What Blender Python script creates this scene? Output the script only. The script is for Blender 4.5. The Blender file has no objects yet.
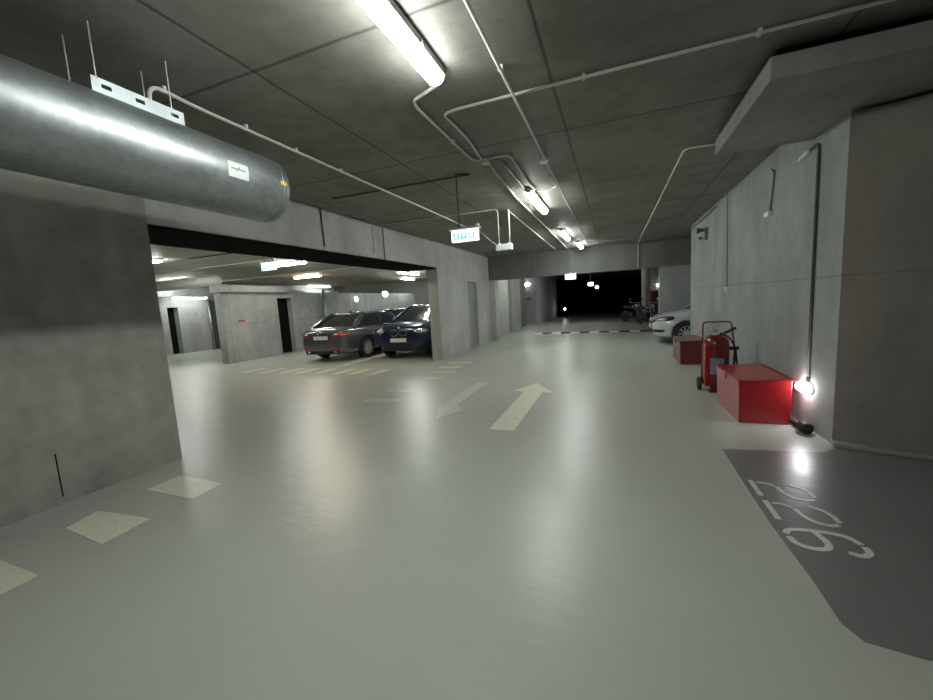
import bpy, bmesh, math, random
from mathutils import Vector, Matrix
random.seed(4)
S = bpy.context.scene
COL = S.collection
PI = math.pi
CEIL = 3.16

# ---------------------------------------------------------------- materials
def mat_base(name):
    m = bpy.data.materials.new(name); m.use_nodes = True
    nt = m.node_tree; b = nt.nodes['Principled BSDF']
    return m, nt, b

def plain(name, col, rough=.5, metal=0, emis=None, estr=0, var=0.0, coat=0, scale=12):
    m, nt, b = mat_base(name)
    b.inputs['Roughness'].default_value = rough
    b.inputs['Metallic'].default_value = metal
    b.inputs['Coat Weight'].default_value = coat
    b.inputs['Coat Roughness'].default_value = .08
    if emis:
        b.inputs['Emission Color'].default_value = (*emis, 1)
        b.inputs['Emission Strength'].default_value = estr
    n = nt.nodes.new('ShaderNodeTexNoise'); n.inputs['Scale'].default_value = scale
    n.inputs['Detail'].default_value = 5
    tc = nt.nodes.new('ShaderNodeTexCoord'); nt.links.new(tc.outputs['Object'], n.inputs['Vector'])
    cr = nt.nodes.new('ShaderNodeValToRGB')
    cr.color_ramp.elements[0].position = .35; cr.color_ramp.elements[1].position = .65
    cr.color_ramp.elements[0].color = (*[c * (1 - var) for c in col], 1)
    cr.color_ramp.elements[1].color = (*[min(1, c * (1 + var)) for c in col], 1)
    nt.links.new(n.outputs['Fac'], cr.inputs['Fac']); nt.links.new(cr.outputs['Color'], b.inputs['Base Color'])
    return m

def mth(nt, op, a, b=None, c=None):
    n = nt.nodes.new('ShaderNodeMath'); n.operation = op
    for i, v in enumerate((a, b, c)):
        if v is None: continue
        if isinstance(v, (int, float)): n.inputs[i].default_value = v
        else: nt.links.new(v, n.inputs[i])
    return n.outputs[0]

def groove(nt, coord, off, period, w, wob=None):
    """1 on the seam, 0 elsewhere"""
    c = mth(nt, 'SUBTRACT', coord, off - period / 2)
    if wob is not None: c = mth(nt, 'ADD', c, wob)
    c = mth(nt, 'FLOORED_MODULO', c, period) if False else mth(nt, 'PINGPONG', mth(nt, 'SUBTRACT', c, period / 2), period / 2)
    # distance from the seam; soft edge
    return mth(nt, 'SUBTRACT', 1.0, mth(nt, 'SMOOTH_MIN', mth(nt, 'DIVIDE', c, w), 1.0, .2))

def concrete(name, col, seams=(), rough=.75, var=.22, bump=.25, spec=.4, stain=.35, fine=1.0):
    """seams: (axis, offset, period, width, depth)"""
    m, nt, b = mat_base(name)
    g = nt.nodes.new('ShaderNodeNewGeometry'); pos = g.outputs['Position']
    sx = nt.nodes.new('ShaderNodeSeparateXYZ'); nt.links.new(pos, sx.inputs[0])
    def noise(scale, det=6, ro=.6, stretch=None):
        n = nt.nodes.new('ShaderNodeTexNoise'); n.inputs['Scale'].default_value = scale
        n.inputs['Detail'].default_value = det; n.inputs['Roughness'].default_value = ro
        if stretch:
            mp = nt.nodes.new('ShaderNodeMapping'); mp.inputs['Scale'].default_value = stretch
            nt.links.new(pos, mp.inputs['Vector']); nt.links.new(mp.outputs[0], n.inputs['Vector'])
        else: nt.links.new(pos, n.inputs['Vector'])
        return n.outputs['Fac']
    n1 = noise(.9); n2 = noise(5, 8, .65); n3 = noise(60 * fine, 3); n4 = noise(2.2, 4, .5, (1, 1, .25))
    v = mth(nt, 'ADD', mth(nt, 'MULTIPLY', mth(nt, 'SUBTRACT', n1, .5), var * 4.2),
            mth(nt, 'MULTIPLY', mth(nt, 'SUBTRACT', n2, .5), var * 3.2))
    v = mth(nt, 'ADD', v, mth(nt, 'MULTIPLY', mth(nt, 'SUBTRACT', n4, .5), stain * 1.8))
    v = mth(nt, 'ADD', v, mth(nt, 'MULTIPLY', mth(nt, 'SUBTRACT', n3, .5), .12))
    v = mth(nt, 'ADD', v, 1.0)
    h = mth(nt, 'ADD', mth(nt, 'MULTIPLY', n2, .5), mth(nt, 'MULTIPLY', n3, .25))
    wob = mth(nt, 'MULTIPLY', mth(nt, 'SUBTRACT', noise(1.3, 3), .5), .03)
    for ax, off, per, w, dep in seams:
        gm = groove(nt, sx.outputs['XYZ'.index(ax)], off, per, w, wob)
        gm = mth(nt, 'MAXIMUM', gm, 0.0)
        v = mth(nt, 'MULTIPLY', v, mth(nt, 'SUBTRACT', 1.0, mth(nt, 'MULTIPLY', gm, dep)))
        h = mth(nt, 'SUBTRACT', h, gm)
    mx = nt.nodes.new('ShaderNodeVectorMath'); mx.operation = 'SCALE'
    mx.inputs[0].default_value = col; nt.links.new(v, mx.inputs['Scale'])
    nt.links.new(mx.outputs[0], b.inputs['Base Color'])
    b.inputs['Roughness'].default_value = rough
    b.inputs['Specular IOR Level'].default_value = spec
    bp = nt.nodes.new('ShaderNodeBump'); bp.inputs['Strength'].default_value = bump; bp.inputs['Distance'].default_value = .01
    nt.links.new(h, bp.inputs['Height']); nt.links.new(bp.outputs[0], b.inputs['Normal'])
    return m

def floor_mat(name, col, rough=.33, var=.05, bump=.5, fine_bump=.05):
    m, nt, b = mat_base(name)
    g = nt.nodes.new('ShaderNodeNewGeometry'); pos = g.outputs['Position']
    def noise(scale, det=4, ro=.5, st=None):
        n = nt.nodes.new('ShaderNodeTexNoise'); n.inputs['Scale'].default_value = scale
        n.inputs['Detail'].default_value = det; n.inputs['Roughness'].default_value = ro
        if st:
            mp = nt.nodes.new('ShaderNodeMapping'); mp.inputs['Scale'].default_value = st
            nt.links.new(pos, mp.inputs['Vector']); nt.links.new(mp.outputs[0], n.inputs['Vector'])
        else: nt.links.new(pos, n.inputs['Vector'])
        return n.outputs['Fac']
    n1 = noise(.7, 6, .6); n2 = noise(7, 8, .7); n3 = noise(130, 2); n5 = noise(1.6, 4, .55, (1, .35, 1))
    v = mth(nt, 'ADD', 1.0, mth(nt, 'MULTIPLY', mth(nt, 'SUBTRACT', n1, .5), var * 4))
    v = mth(nt, 'ADD', v, mth(nt, 'MULTIPLY', mth(nt, 'SUBTRACT', n2, .5), var * 1.5))
    v = mth(nt, 'ADD', v, mth(nt, 'MULTIPLY', mth(nt, 'SUBTRACT', n3, .5), var * 1.5))
    v = mth(nt, 'ADD', v, mth(nt, 'MULTIPLY', mth(nt, 'SUBTRACT', n5, .5), var * 2))
    mx = nt.nodes.new('ShaderNodeVectorMath'); mx.operation = 'SCALE'
    mx.inputs[0].default_value = col; nt.links.new(v, mx.inputs['Scale'])
    nt.links.new(mx.outputs[0], b.inputs['Base Color'])
    b.inputs['Roughness'].default_value = rough
    b.inputs['Specular IOR Level'].default_value = .5
    bp = nt.nodes.new('ShaderNodeBump'); bp.inputs['Strength'].default_value = bump; bp.inputs['Distance'].default_value = .01
    h = mth(nt, 'ADD', mth(nt, 'MULTIPLY', noise(3.5, 3, .5), 1.0), mth(nt, 'MULTIPLY', noise(10, 3, .5, (.6, 1.3, 1)), .42))
    nt.links.new(h, bp.inputs['Height'])
    bp2 = nt.nodes.new('ShaderNodeBump'); bp2.inputs['Strength'].default_value = fine_bump; bp2.inputs['Distance'].default_value = .002
    nt.links.new(n3, bp2.inputs['Height']); nt.links.new(bp.outputs[0], bp2.inputs['Normal'])
    nt.links.new(bp2.outputs[0], b.inputs['Normal'])
    return m

def worn_paint(name, col, under, wear=.42, rough=.35, scale=14):
    m, nt, b = mat_base(name)
    g = nt.nodes.new('ShaderNodeNewGeometry')
    n = nt.nodes.new('ShaderNodeTexNoise'); n.inputs['Scale'].default_value = scale; n.inputs['Detail'].default_value = 8
    n.inputs['Roughness'].default_value = .7
    nt.links.new(g.outputs['Position'], n.inputs['Vector'])
    cr = nt.nodes.new('ShaderNodeValToRGB')
    cr.color_ramp.elements[0].position = wear - .08; cr.color_ramp.elements[1].position = wear + .04
    cr.color_ramp.elements[0].color = (*under, 1); cr.color_ramp.elements[1].color = (*col, 1)
    nt.links.new(n.outputs['Fac'], cr.inputs['Fac']); nt.links.new(cr.outputs['Color'], b.inputs['Base Color'])
    b.inputs['Roughness'].default_value = rough
    return m

def galv(name, col, rough=.32, streak=(1, .15, 1)):
    m, nt, b = mat_base(name)
    tc = nt.nodes.new('ShaderNodeTexCoord')
    v = nt.nodes.new('ShaderNodeTexVoronoi'); v.inputs['Scale'].default_value = 28
    nt.links.new(tc.outputs['Object'], v.inputs['Vector'])
    n = nt.nodes.new('ShaderNodeTexNoise'); n.inputs['Scale'].default_value = 5; n.inputs['Detail'].default_value = 8
    nt.links.new(tc.outputs['Object'], n.inputs['Vector'])
    sp = nt.nodes.new('ShaderNodeSeparateColor'); nt.links.new(v.outputs['Color'], sp.inputs[0])
    f = mth(nt, 'ADD', mth(nt, 'MULTIPLY', sp.outputs[0], .18), mth(nt, 'ADD', .62, mth(nt, 'MULTIPLY', n.outputs['Fac'], .55)))
    mx = nt.nodes.new('ShaderNodeVectorMath'); mx.operation = 'SCALE'; mx.inputs[0].default_value = col
    nt.links.new(f, mx.inputs['Scale']); nt.links.new(mx.outputs[0], b.inputs['Base Color'])
    r = mth(nt, 'ADD', rough - .08, mth(nt, 'MULTIPLY', n.outputs['Fac'], .22)); nt.links.new(r, b.inputs['Roughness'])
    b.inputs['Metallic'].default_value = .85
    return m

GRID = [('Y', 2.2, 2.03, .022, .75), ('X', -2.3, 1.87, .02, .7)]
M = {}
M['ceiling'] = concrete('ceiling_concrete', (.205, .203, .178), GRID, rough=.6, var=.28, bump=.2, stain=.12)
M['hall_ceiling'] = concrete('hall_ceiling_lit', (.42, .40, .34), [('Y', 8.3, 2.03, .022, .6), ('X', -2.3, 1.87, .02, .4)], rough=.6, var=.1, bump=.2, stain=.1)  # lighter copy of the ceiling concrete, standing in for upward light from the tubes
M['wall_left'] = concrete('left_concrete', (.30, .298, .27), [], var=.24, bump=.3, stain=.45)
M['beam'] = concrete('beam_concrete', (.42, .43, .41), [('Y', 5.27, 3.6, .02, .45)], var=.14)
M['wall_right'] = concrete('right_concrete', (.285, .30, .285), [('Z', 1.55, 2.6, .012, .3)], var=.16, bump=.2)
M['wall_pier'] = concrete('pier_concrete', (.25, .222, .195), [('Z', 1.55, 2.6, .012, .2)], var=.14, bump=.2)
M['hall'] = concrete('hall_concrete', (.34, .35, .335), [('Y', 9.1, 2.2, .02, .3), ('Z', 1.25, 2.4, .015, .3)], var=.18)
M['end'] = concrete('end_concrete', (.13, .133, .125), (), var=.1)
M['jamb'] = concrete('jamb_concrete', (.40, .41, .38), (), var=.16)
M['far'] = concrete('far_concrete', (.28, .29, .28), (), var=.12)
M['core'] = concrete('core_concrete', (.62, .61, .64), (), var=.08)
M['slab'] = concrete('slab_concrete', (.27, .265, .245), (), var=.12)
M['floor'] = floor_mat('epoxy_floor', (.385, .40, .355))
M['patch'] = floor_mat('grey_bay_paint', (.155, .157, .155), rough=.3, var=.08, fine_bump=.12)
M['paint'] = worn_paint('cream_floor_paint', (.66, .65, .52), (.45, .46, .40), wear=.40)
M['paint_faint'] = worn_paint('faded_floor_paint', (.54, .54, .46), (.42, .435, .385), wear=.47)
M['digits'] = worn_paint('stencil_paint', (.56, .57, .54), (.2, .2, .2), wear=.38, scale=30)
M['black'] = plain('matt_black', (.012, .012, .013), .6)
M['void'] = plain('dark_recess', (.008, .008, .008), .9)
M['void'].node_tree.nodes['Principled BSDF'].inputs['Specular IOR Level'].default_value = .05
M['rubber'] = plain('black_rubber', (.018, .018, .02), .75, var=.2)
M['conduit'] = plain('pvc_conduit', (.62, .62, .58), .45, var=.04)
M['conduit_grey'] = plain('grey_conduit', (.22, .22, .20), .5, var=.05)
M['conduit_dark'] = plain('dark_conduit', (.07, .07, .065), .5, var=.05)
M['white'] = plain('white_plastic', (.75, .76, .74), .4, var=.02)
M['housing'] = plain('light_housing', (.55, .56, .55), .4, var=.03)
M['tube'] = plain('lit_diffuser', (.9, .9, .9), .4, emis=(.96, 1.0, .95), estr=50)
M['tube_dim'] = plain('dim_lit_diffuser', (.9, .9, .9), .4, emis=(.96, 1.0, .95), estr=22)
M['tube_warm'] = plain('warm_lit_diffuser', (.9, .9, .9), .4, emis=(1.0, .86, .66), estr=50)
M['bulk'] = plain('bulkhead_glow', (.9, .9, .9), .4, emis=(.93, .97, 1.0), estr=34)
M['far_lamp'] = plain('distant_lamp_glow', (.9, .9, .9), .4, emis=(.95, 1.0, 1.0), estr=8)
M['sign'] = plain('lit_sign_face', (.9, .9, .9), .4, emis=(.85, 1.0, .97), estr=1.5)
M['teal'] = plain('sign_teal', (.1, .4, .38), .4, emis=(.16, .52, .48), estr=.8)
M['galv'] = galv('galvanised_steel', (.34, .37, .37), rough=.42)
M['bracket'] = plain('zinc_bracket', (.55, .62, .64), .4, metal=.25, var=.08)
M['rod'] = plain('threaded_rod', (.45, .44, .42), .4, metal=.7)
M['label'] = plain('white_label', (.72, .77, .76), .5, var=.03)
M['mark'] = plain('label_print', (.10, .12, .12), .5)
M['yellow'] = plain('yellow_sticker', (.75, .62, .06), .5)
M['red'] = plain('red_enamel', (.36, .011, .015), .32, var=.08, coat=.4)
M['red_dark'] = plain('red_lacquer', (.14, .005, .008), .3, var=.08, coat=.4)
M['red_sign'] = plain('red_print', (.45, .03, .03), .5)
M['pink_sign'] = plain('faded_red_print', (.55, .33, .32), .5)
M['chrome'] = plain('chrome', (.75, .76, .78), .15, metal=1)
M['alloy'] = plain('alloy_wheel', (.66, .67, .69), .3, metal=.4)
M['glass'] = plain('dark_car_glass', (.015, .018, .022), .05, coat=.6)
M['lens'] = plain('clear_lens', (.55, .57, .58), .08, metal=.6, coat=1)
M['tail'] = plain('tail_light_lens', (.42, .015, .015), .12, coat=1)
M['plate'] = plain('number_plate', (.72, .72, .66), .4, var=.04)
M['car_grey'] = plain('graphite_car_paint', (.12, .128, .145), .26, metal=.45, coat=1)
M['car_blue'] = plain('navy_car_paint', (.012, .022, .085), .28, metal=.4, coat=1)
M['car_black'] = plain('black_car_paint', (.01, .01, .013), .25, coat=1)
M['car_silver'] = plain('silver_car_paint', (.56, .60, .60), .3, metal=.25, coat=1)
M['door'] = plain('grey_steel_door', (.30, .305, .29), .5, var=.08)

# ---------------------------------------------------------------- mesh helpers
def obj(name, bm, m, parent=None, smooth=False, bevel=0):
    me = bpy.data.meshes.new(name)
    bmesh.ops.recalc_face_normals(bm, faces=bm.faces[:])
    bm.to_mesh(me); bm.free()
    if m is not None: me.materials.append(M[m] if isinstance(m, str) else m)
    if smooth:
        for p in me.polygons: p.use_smooth = True
    o = bpy.data.objects.new(name, me); COL.objects.link(o)
    if parent: o.parent = parent
    if bevel:
        b = o.modifiers.new('bevel', 'BEVEL'); b.width = bevel; b.segments = 2; b.limit_method = 'ANGLE'
    return o

def tag(o, label, cat, group=None, kind=None):
    o['label'] = label; o['category'] = cat
    if group: o['group'] = group
    if kind: o['kind'] = kind
    return o

def thing(name, label, cat, loc=(0, 0, 0), rz=0, group=None):
    o = bpy.data.objects.new(name, None); COL.objects.link(o)
    o.location = loc; o.rotation_euler = (0, 0, rz); o.empty_display_size = .1
    return tag(o, label, cat, group)

def struct(name, bm, m, bevel=0):
    o = obj(name, bm, m, bevel=bevel); o['kind'] = 'structure'; return o

def dup(root, loc, rz, label):
    r = root.copy(); COL.objects.link(r); r.location = loc; r.rotation_euler = (0, 0, rz); r['label'] = label
    for ch in list(root.children):
        c = ch.copy(); COL.objects.link(c); c.parent = r
        for g in ch.children:
            d = g.copy(); COL.objects.link(d); d.parent = c
    return r

def box(bm, x0, x1, y0, y1, z0, z1, mtx=None):
    co = [(x, y, z) for x in (x0, x1) for y in (y0, y1) for z in (z0, z1)]
    v = [bm.verts.new(mtx @ Vector(c) if mtx else c) for c in co]
    for f in ((0, 1, 3, 2), (4, 6, 7, 5), (0, 4, 5, 1), (2, 3, 7, 6), (0, 2, 6, 4), (1, 5, 7, 3)):
        bm.faces.new([v[i] for i in f])
    return bm

def BX(*a, **k): return box(bmesh.new(), *a, **k)

def prism(bm, pts, z0, z1):
    a = [bm.verts.new((p[0], p[1], z0)) for p in pts]; b = [bm.verts.new((p[0], p[1], z1)) for p in pts]
    n = len(pts)
    bm.faces.new(a[::-1]); bm.faces.new(b)
    for i in range(n): bm.faces.new((a[i], a[(i + 1) % n], b[(i + 1) % n], b[i]))
    return bm

def fillet(pts, r, n=5):
    pts = [Vector(p) for p in pts]
    if r <= 0 or len(pts) < 3: return pts
    out = [pts[0]]
    for i in range(1, len(pts) - 1):
        p = pts[i]; a = pts[i - 1] - p; b = pts[i + 1] - p
        d = min(r, a.length * .45, b.length * .45)
        A = p + a.normalized() * d; B = p + b.normalized() * d
        for k in range(n + 1):
            t = k / n; out.append(A * (1 - t) ** 2 + p * 2 * t * (1 - t) + B * t * t)
    out.append(pts[-1]); return out

def tube(bm, pts, r, seg=10, fil=0, cap=True):
    pts = fillet(pts, fil)
    n = len(pts); rings = []; prev = None
    for i, p in enumerate(pts):
        t = (pts[min(i + 1, n - 1)] - pts[max(i - 1, 0)]).normalized()
        if prev is None:
            u = t.orthogonal().normalized()
        else:
            u = (prev - t * prev.dot(t)).normalized()
        prev = u; w = t.cross(u)
        rr = r[i] if isinstance(r, (list, tuple)) else r
        rings.append([bm.verts.new(p + (u * math.cos(a) + w * math.sin(a)) * rr) for a in [2 * PI * k / seg for k in range(seg)]])
    for a, b in zip(rings, rings[1:]):
        for k in range(seg): bm.faces.new((a[k], a[(k + 1) % seg], b[(k + 1) % seg], b[k]))
    if cap: bm.faces.new(rings[0][::-1]); bm.faces.new(rings[-1])
    return bm
def TB(*a, **k): return tube(bmesh.new(), *a, **k)

def lathe(bm, prof, org=(0, 0, 0), axis='Z', seg=32):
    """prof: (radius, height) list, closed at the ends on the axis when radius 0"""
    def pt(r, h, a):
        c, s = r * math.cos(a), r * math.sin(a)
        q = {'Z': (c, s, h), 'Y': (c, h, s), 'X': (h, c, s)}[axis]
        return Vector(q) + Vector(org)
    rings = []
    for r, h in prof:
        if r < 1e-6: rings.append([bm.verts.new(pt(0, h, 0))])
        else: rings.append([bm.verts.new(pt(r, h, 2 * PI * k / seg)) for k in range(seg)])
    for a, b in zip(rings, rings[1:]):
        for k in range(seg):
            k2 = (k + 1) % seg
            if len(a) == 1 and len(b) == 1: continue
            if len(a) == 1: bm.faces.new((a[0], b[k2], b[k]))
            elif len(b) == 1: bm.faces.new((a[k], a[k2], b[0]))
            else: bm.faces.new((a[k], a[k2], b[k2], b[k]))
    return bm
def LT(*a, **k): return lathe(bmesh.new(), *a, **k)

def ell(bm, c, rx, ry, rz, rot=None, seg=20, rings=12):
    m = Matrix.Translation(c) @ (rot if rot else Matrix.Identity(4)) @ Matrix.Diagonal((rx, ry, rz, 1))
    bmesh.ops.create_uvsphere(bm, u_segments=seg, v_segments=rings, radius=1, matrix=m)
    return bm
def EL(*a, **k): return ell(bmesh.new(), *a, **k)

def bar(bm, p, q, w, t, up=(0, 0, 1)):
    """a rectangular bar from p to q, w wide across, t thick"""
    p = Vector(p); q = Vector(q); d = (q - p).normalized(); up = Vector(up)
    s = d.cross(up).normalized(); n = s.cross(d).normalized()
    vs = []
    for c in (p, q):
        for a, b in ((-1, -1), (1, -1), (1, 1), (-1, 1)):
            vs.append(bm.verts.new(c + s * a * w / 2 + n * b * t / 2))
    for f in ((3, 2, 1, 0), (4, 5, 6, 7), (0, 1, 5, 4), (1, 2, 6, 5), (2, 3, 7, 6), (3, 0, 4, 7)):
        bm.faces.new([vs[i] for i in f])
    return bm
def BR(*a, **k): return bar(bmesh.new(), *a, **k)

# ---------------------------------------------------------------- the setting
struct('floor', BX(-20, 6, -7, 38, -.2, 0), 'floor')
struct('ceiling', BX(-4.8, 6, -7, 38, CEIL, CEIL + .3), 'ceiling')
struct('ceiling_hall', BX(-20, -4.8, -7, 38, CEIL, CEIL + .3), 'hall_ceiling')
XL, XB = -4.42, -4.72
struct('wall_left', BX(XB, XL, -7, 2.67, 0, CEIL), 'wall_left')
bm = BX(XB, XL, 2.67, 9.6, 2.49, CEIL); struct('trim_1', bm, 'beam', bevel=.012)      # the beam over the wide opening
bm = bmesh.new()                                                            # corridor wall beyond the opening, with a door hole
box(bm, XB, XL, 9.6, 11.84, 0, CEIL); box(bm, XB, XL, 12.75, 14.2, 0, CEIL); box(bm, XB, XL, 11.84, 12.75, 2.19, CEIL)
struct('wall_left_far', bm, 'beam')
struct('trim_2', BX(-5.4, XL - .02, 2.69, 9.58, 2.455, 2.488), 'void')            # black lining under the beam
d = struct('door_1', BX(XL - .16, XL - .11, 11.85, 12.74, 0, 2.18), 'door')
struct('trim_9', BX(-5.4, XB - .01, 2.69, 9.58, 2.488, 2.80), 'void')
struct('trim_10', BX(XL - .002, XL + .0015, 1.684, 1.694, .06, .44), 'void')
# wall on the right and the pier that turns the corner
XR = 1.88
struct('wall_right', BX(XR, XR + .4, 4.45, 11.8, 0, CEIL), 'wall_right')
bm = prism(bmesh.new(), [(XR, 4.45), (5.4, 3.15), (5.4, 5.0), (XR + .02, 4.9)], 0, 2.90); struct('wall_right_near', bm, 'wall_pier')
bm = prism(bmesh.new(), [(XR - .03, 4.36), (5.4, 3.06), (5.4, 3.2), (XR, 4.47)], 0, .045); struct('baseboard_right', bm, 'slab', bevel=.01)
struct('trim_3', BX(1.035, 5.4, 3.53, 5.14, 2.93, 3.085), 'slab', bevel=.008)          # the thick lowered slab
struct('gap_shade', BX(1.10, 5.4, 3.62, 5.10, 3.085, CEIL), 'void')  # black block standing in for the shade in the gap above the slab
# the cross beam at the end of the aisle with the wide passage under it
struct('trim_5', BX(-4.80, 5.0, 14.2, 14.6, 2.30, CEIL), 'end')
struct('trim_6', BX(XL - .02, XL + .22, 14.2, 14.6, 0, 2.30), 'jamb')
struct('wall_end', BX(1.38, 5.0, 14.2, 14.6, 0, 2.30), 'far')
struct('wall_right_recess', BX(5.0, 5.3, 5.0, 14.6, 0, CEIL), 'far')
# beyond the beam
bm = bmesh.new(); box(bm, -5.0, -4.50, 14.6, 17.3, 0, CEIL); box(bm, -5.0, -4.85, 17.3, 18.4, 0, CEIL); box(bm, -5.0, -4.64, 18.4, 20.3, 0, CEIL)
struct('wall_left_beyond', bm, 'jamb')
bm = prism(bmesh.new(), [(-5.95, 25.6), (-4.75, 25.3), (-4.5, 25.4), (-4.38, 25.7), (-4.3, 26.4), (-4.2, 31), (-6.2, 31)], 0, CEIL)
struct('wall_core', bm, 'core')
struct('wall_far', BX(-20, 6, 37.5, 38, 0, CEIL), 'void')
struct('wall_right_beyond', BX(2.38, 2.7, 14.6, 37.5, 0, CEIL), 'far')
struct('wall_niche', BX(1.75, 2.38, 23.4, 23.7, 0, CEIL), 'far')
# behind the camera
struct('wall_behind', BX(-20, 6, -7.3, -7, 0, CEIL), 'far')
struct('wall_right_behind', BX(5.4, 5.7, -7, 5.3, 0, CEIL), 'far')
# the parking hall to the left
bm = bmesh.new(); box(bm, -18.4, -18, -7, 11.15, 0, CEIL); box(bm, -18.4, -18, 11.6, 26, 0, CEIL); box(bm, -18.4, -18, 11.15, 11.6, 2.05, CEIL)
struct('wall_hall_back', bm, 'hall')
struct('door_2', BX(-18.35, -18.3, 11.15, 11.6, 0, 2.05), 'void')
bm = bmesh.new(); box(bm, -12.0, -11.7, 8.9, 11.1, 0, 2.30); box(bm, -12.0, -11.7, 11.79, 22, 0, 2.30); box(bm, -12.0, -11.7, 11.1, 11.79, 2.09, 2.30); box(bm, -17, -12.0, 12.6, 12.8, 0, 2.3)
struct('wall_hall', bm, 'hall')
struct('door_3', BX(-11.96, -11.93, 11.1, 11.79, 0, 2.09), 'void')
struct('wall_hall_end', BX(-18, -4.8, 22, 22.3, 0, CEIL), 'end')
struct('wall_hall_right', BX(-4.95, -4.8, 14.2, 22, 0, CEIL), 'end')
struct('trim_7', BX(-12.1, -11.55, 8.85, 11.6, 2.30, 2.52), 'hall')
struct('trim_8', BX(-18, -17.6, -7, 22, 2.50, 2.85), 'hall')
struct('baseboard_hall', BX(-11.7, -11.62, 8.88, 11.1, 0, .05), 'hall')

# ---------------------------------------------------------------- paint on the floor
def paint(name, pts, label, cat='floor marking', m='paint', group=None, z=.004):
    bm = prism(bmesh.new(), pts, .0005, z)
    return tag(obj(name, bm, m), label, cat, group)
paint('painted_arrow', [(-1.41, 4.235), (-1.106, 4.235), (-1.106, 6.15), (-.93, 6.15), (-1.33, 6.85), (-1.60, 6.18), (-1.41, 6.15)],
      'cream arrow on the aisle floor pointing away towards the dark passage')
paint('painted_arrow', [(-2.45, 6.79), (-2.215, 6.79), (-2.215, 5.25), (-2.0, 4.92), (-2.235, 4.5), (-2.5, 5.2), (-2.42, 5.25)],
      'faded cream arrow on the aisle floor pointing towards the viewer', m='paint_faint')
lad = [(.96, .62, .0), (1.455, .27, .04), (2.06, .27, 0)]
paint('walkway_bar', [(-3.86, 1.455), (-3.93, 1.69), (-3.34, 1.73), (-3.31, 1.41)], 'large cream painted bar on the floor beside the dark near wall pier, whole in view', group='painted walkway bars along the left wall')
paint('walkway_bar', [(-3.95, 2.05), (-3.96, 2.35), (-3.34, 2.33), (-3.33, 2.04)], 'cream painted bar on the floor just beside the free end of the near left wall', group='painted walkway bars along the left wall')
paint('walkway_bar', [(-3.9, .84), (-3.9, 1.1), (-3.3, 1.09), (-3.3, .84)], 'cream painted bar cut off by the left edge of the photo', group='painted walkway bars along the left wall')
ordn = ['nearest', 'second nearest', 'third nearest', 'fourth nearest', 'fifth nearest', 'sixth nearest', 'seventh nearest', 'farthest']
for i, (y, x0, x1) in enumerate([(7.15, -3.75, -3.3), (7.8, -3.85, -3.33), (8.4, -3.98, -3.45), (9.1, -4.0, -3.4), (9.75, -4.0, -3.4), (10.4, -4.0, -3.4), (11.5, -4.0, -3.3), (12.6, -4.0, -3.35)]):
    paint('walkway_bar', [(x0, y - .13), (x1, y - .09), (x1, y + .15), (x0, y + .11)],
          f'faded cream walkway bar past the wide opening, {ordn[i]} of eight along the wall', m='paint' if i in (2, 3) else 'paint_faint', group='painted walkway bars past the opening')
for i, x in enumerate([-9.3, -8.58, -7.97, -7.46, -6.86, -6.28, -5.8, -5.25]):
    paint('crossing_stripe', [(x - .11, 7.35), (x + .12, 7.35), (x + .15, 8.12), (x - .08, 8.12)],
          f'cream crossing stripe in front of the parked cars, {ordn[i].replace("nearest", "leftmost").replace("farthest", "rightmost")} of eight', m='paint', group='crossing stripes in the hall')
paint('bay_line', [(-7.02, 8.6), (-6.9, 8.6), (-6.9, 14), (-7.02, 14)], 'long cream bay line on the floor between the grey saloon and the blue car', 'bay line')
paint('bay_line', [(-9.9, 8.4), (-9.78, 8.4), (-9.78, 14), (-9.9, 14)], 'cream bay line on the floor left of the grey saloon', 'bay line', m='paint_faint')
paint('faded_bar', [(-3.88, 5.15), (-3.86, 5.38), (-3.2, 5.42), (-3.22, 5.2)], 'very faded cream bar on the floor nearest the viewer in the opening', m='paint_faint')
paint('faded_bar', [(-3.9, 5.86), (-3.9, 6.02), (-3.35, 6.05), (-3.36, 5.9)], 'very faded short cream bar on the floor farther back in the opening', m='paint_faint')
paint('reflection_line', [(-2.75, 13.1), (-.72, 13.0), (-.72, 13.1), (-2.75, 13.2)], 'thin pale line drawn for a light reflection on the aisle floor before the speed bump', 'floor line', m='paint_faint')  # a bright reflection on the floor, drawn as a pale strip
# the grey painted parking bay and its stencilled number
paint('bay_surface', [(.93, 4.115), (.915, 3.3), (.91, 2.8), (.925, 2.3), (.92, 2.02), (.96, 1.93), (1.12, 1.9), (1.5, 1.86), (5.4, 1.8), (5.4, 3.1), (1.9, 4.36), (1.72, 4.2)],
      'dark grey painted parking bay floor in the right corner, with a pale number', 'painted bay', m='patch', z=.002)
def stroke(bm, pts, w, z=.0045):
    pts = [Vector((p[0], p[1], 0)) for p in pts]
    L = []; R = []
    for i, p in enumerate(pts):
        t = (pts[min(i + 1, len(pts) - 1)] - pts[max(i - 1, 0)]).normalized(); n = Vector((-t.y, t.x, 0))
        ww = w[i] if isinstance(w, list) else w
        L.append(bm.verts.new(p + n * ww / 2 + Vector((0, 0, z)))); R.append(bm.verts.new(p - n * ww / 2 + Vector((0, 0, z))))
    for i in range(len(pts) - 1): bm.faces.new((L[i], R[i], R[i + 1], L[i + 1]))
def dig(name, strokes, label):
    bm = bmesh.new()
    for pts, w in strokes: stroke(bm, fillet([(p[0], p[1], 0) for p in pts], .05, 3) if len(pts) > 2 else pts, w)
    e = bmesh.ops.extrude_face_region(bm, geom=bm.faces[:])
    bmesh.ops.translate(bm, verts=[v for v in e['geom'] if isinstance(v, bmesh.types.BMVert)], vec=(0, 0, -.002))
    return tag(obj(name, bm, 'digits'), label, 'number', 'stencilled bay number')
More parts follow.
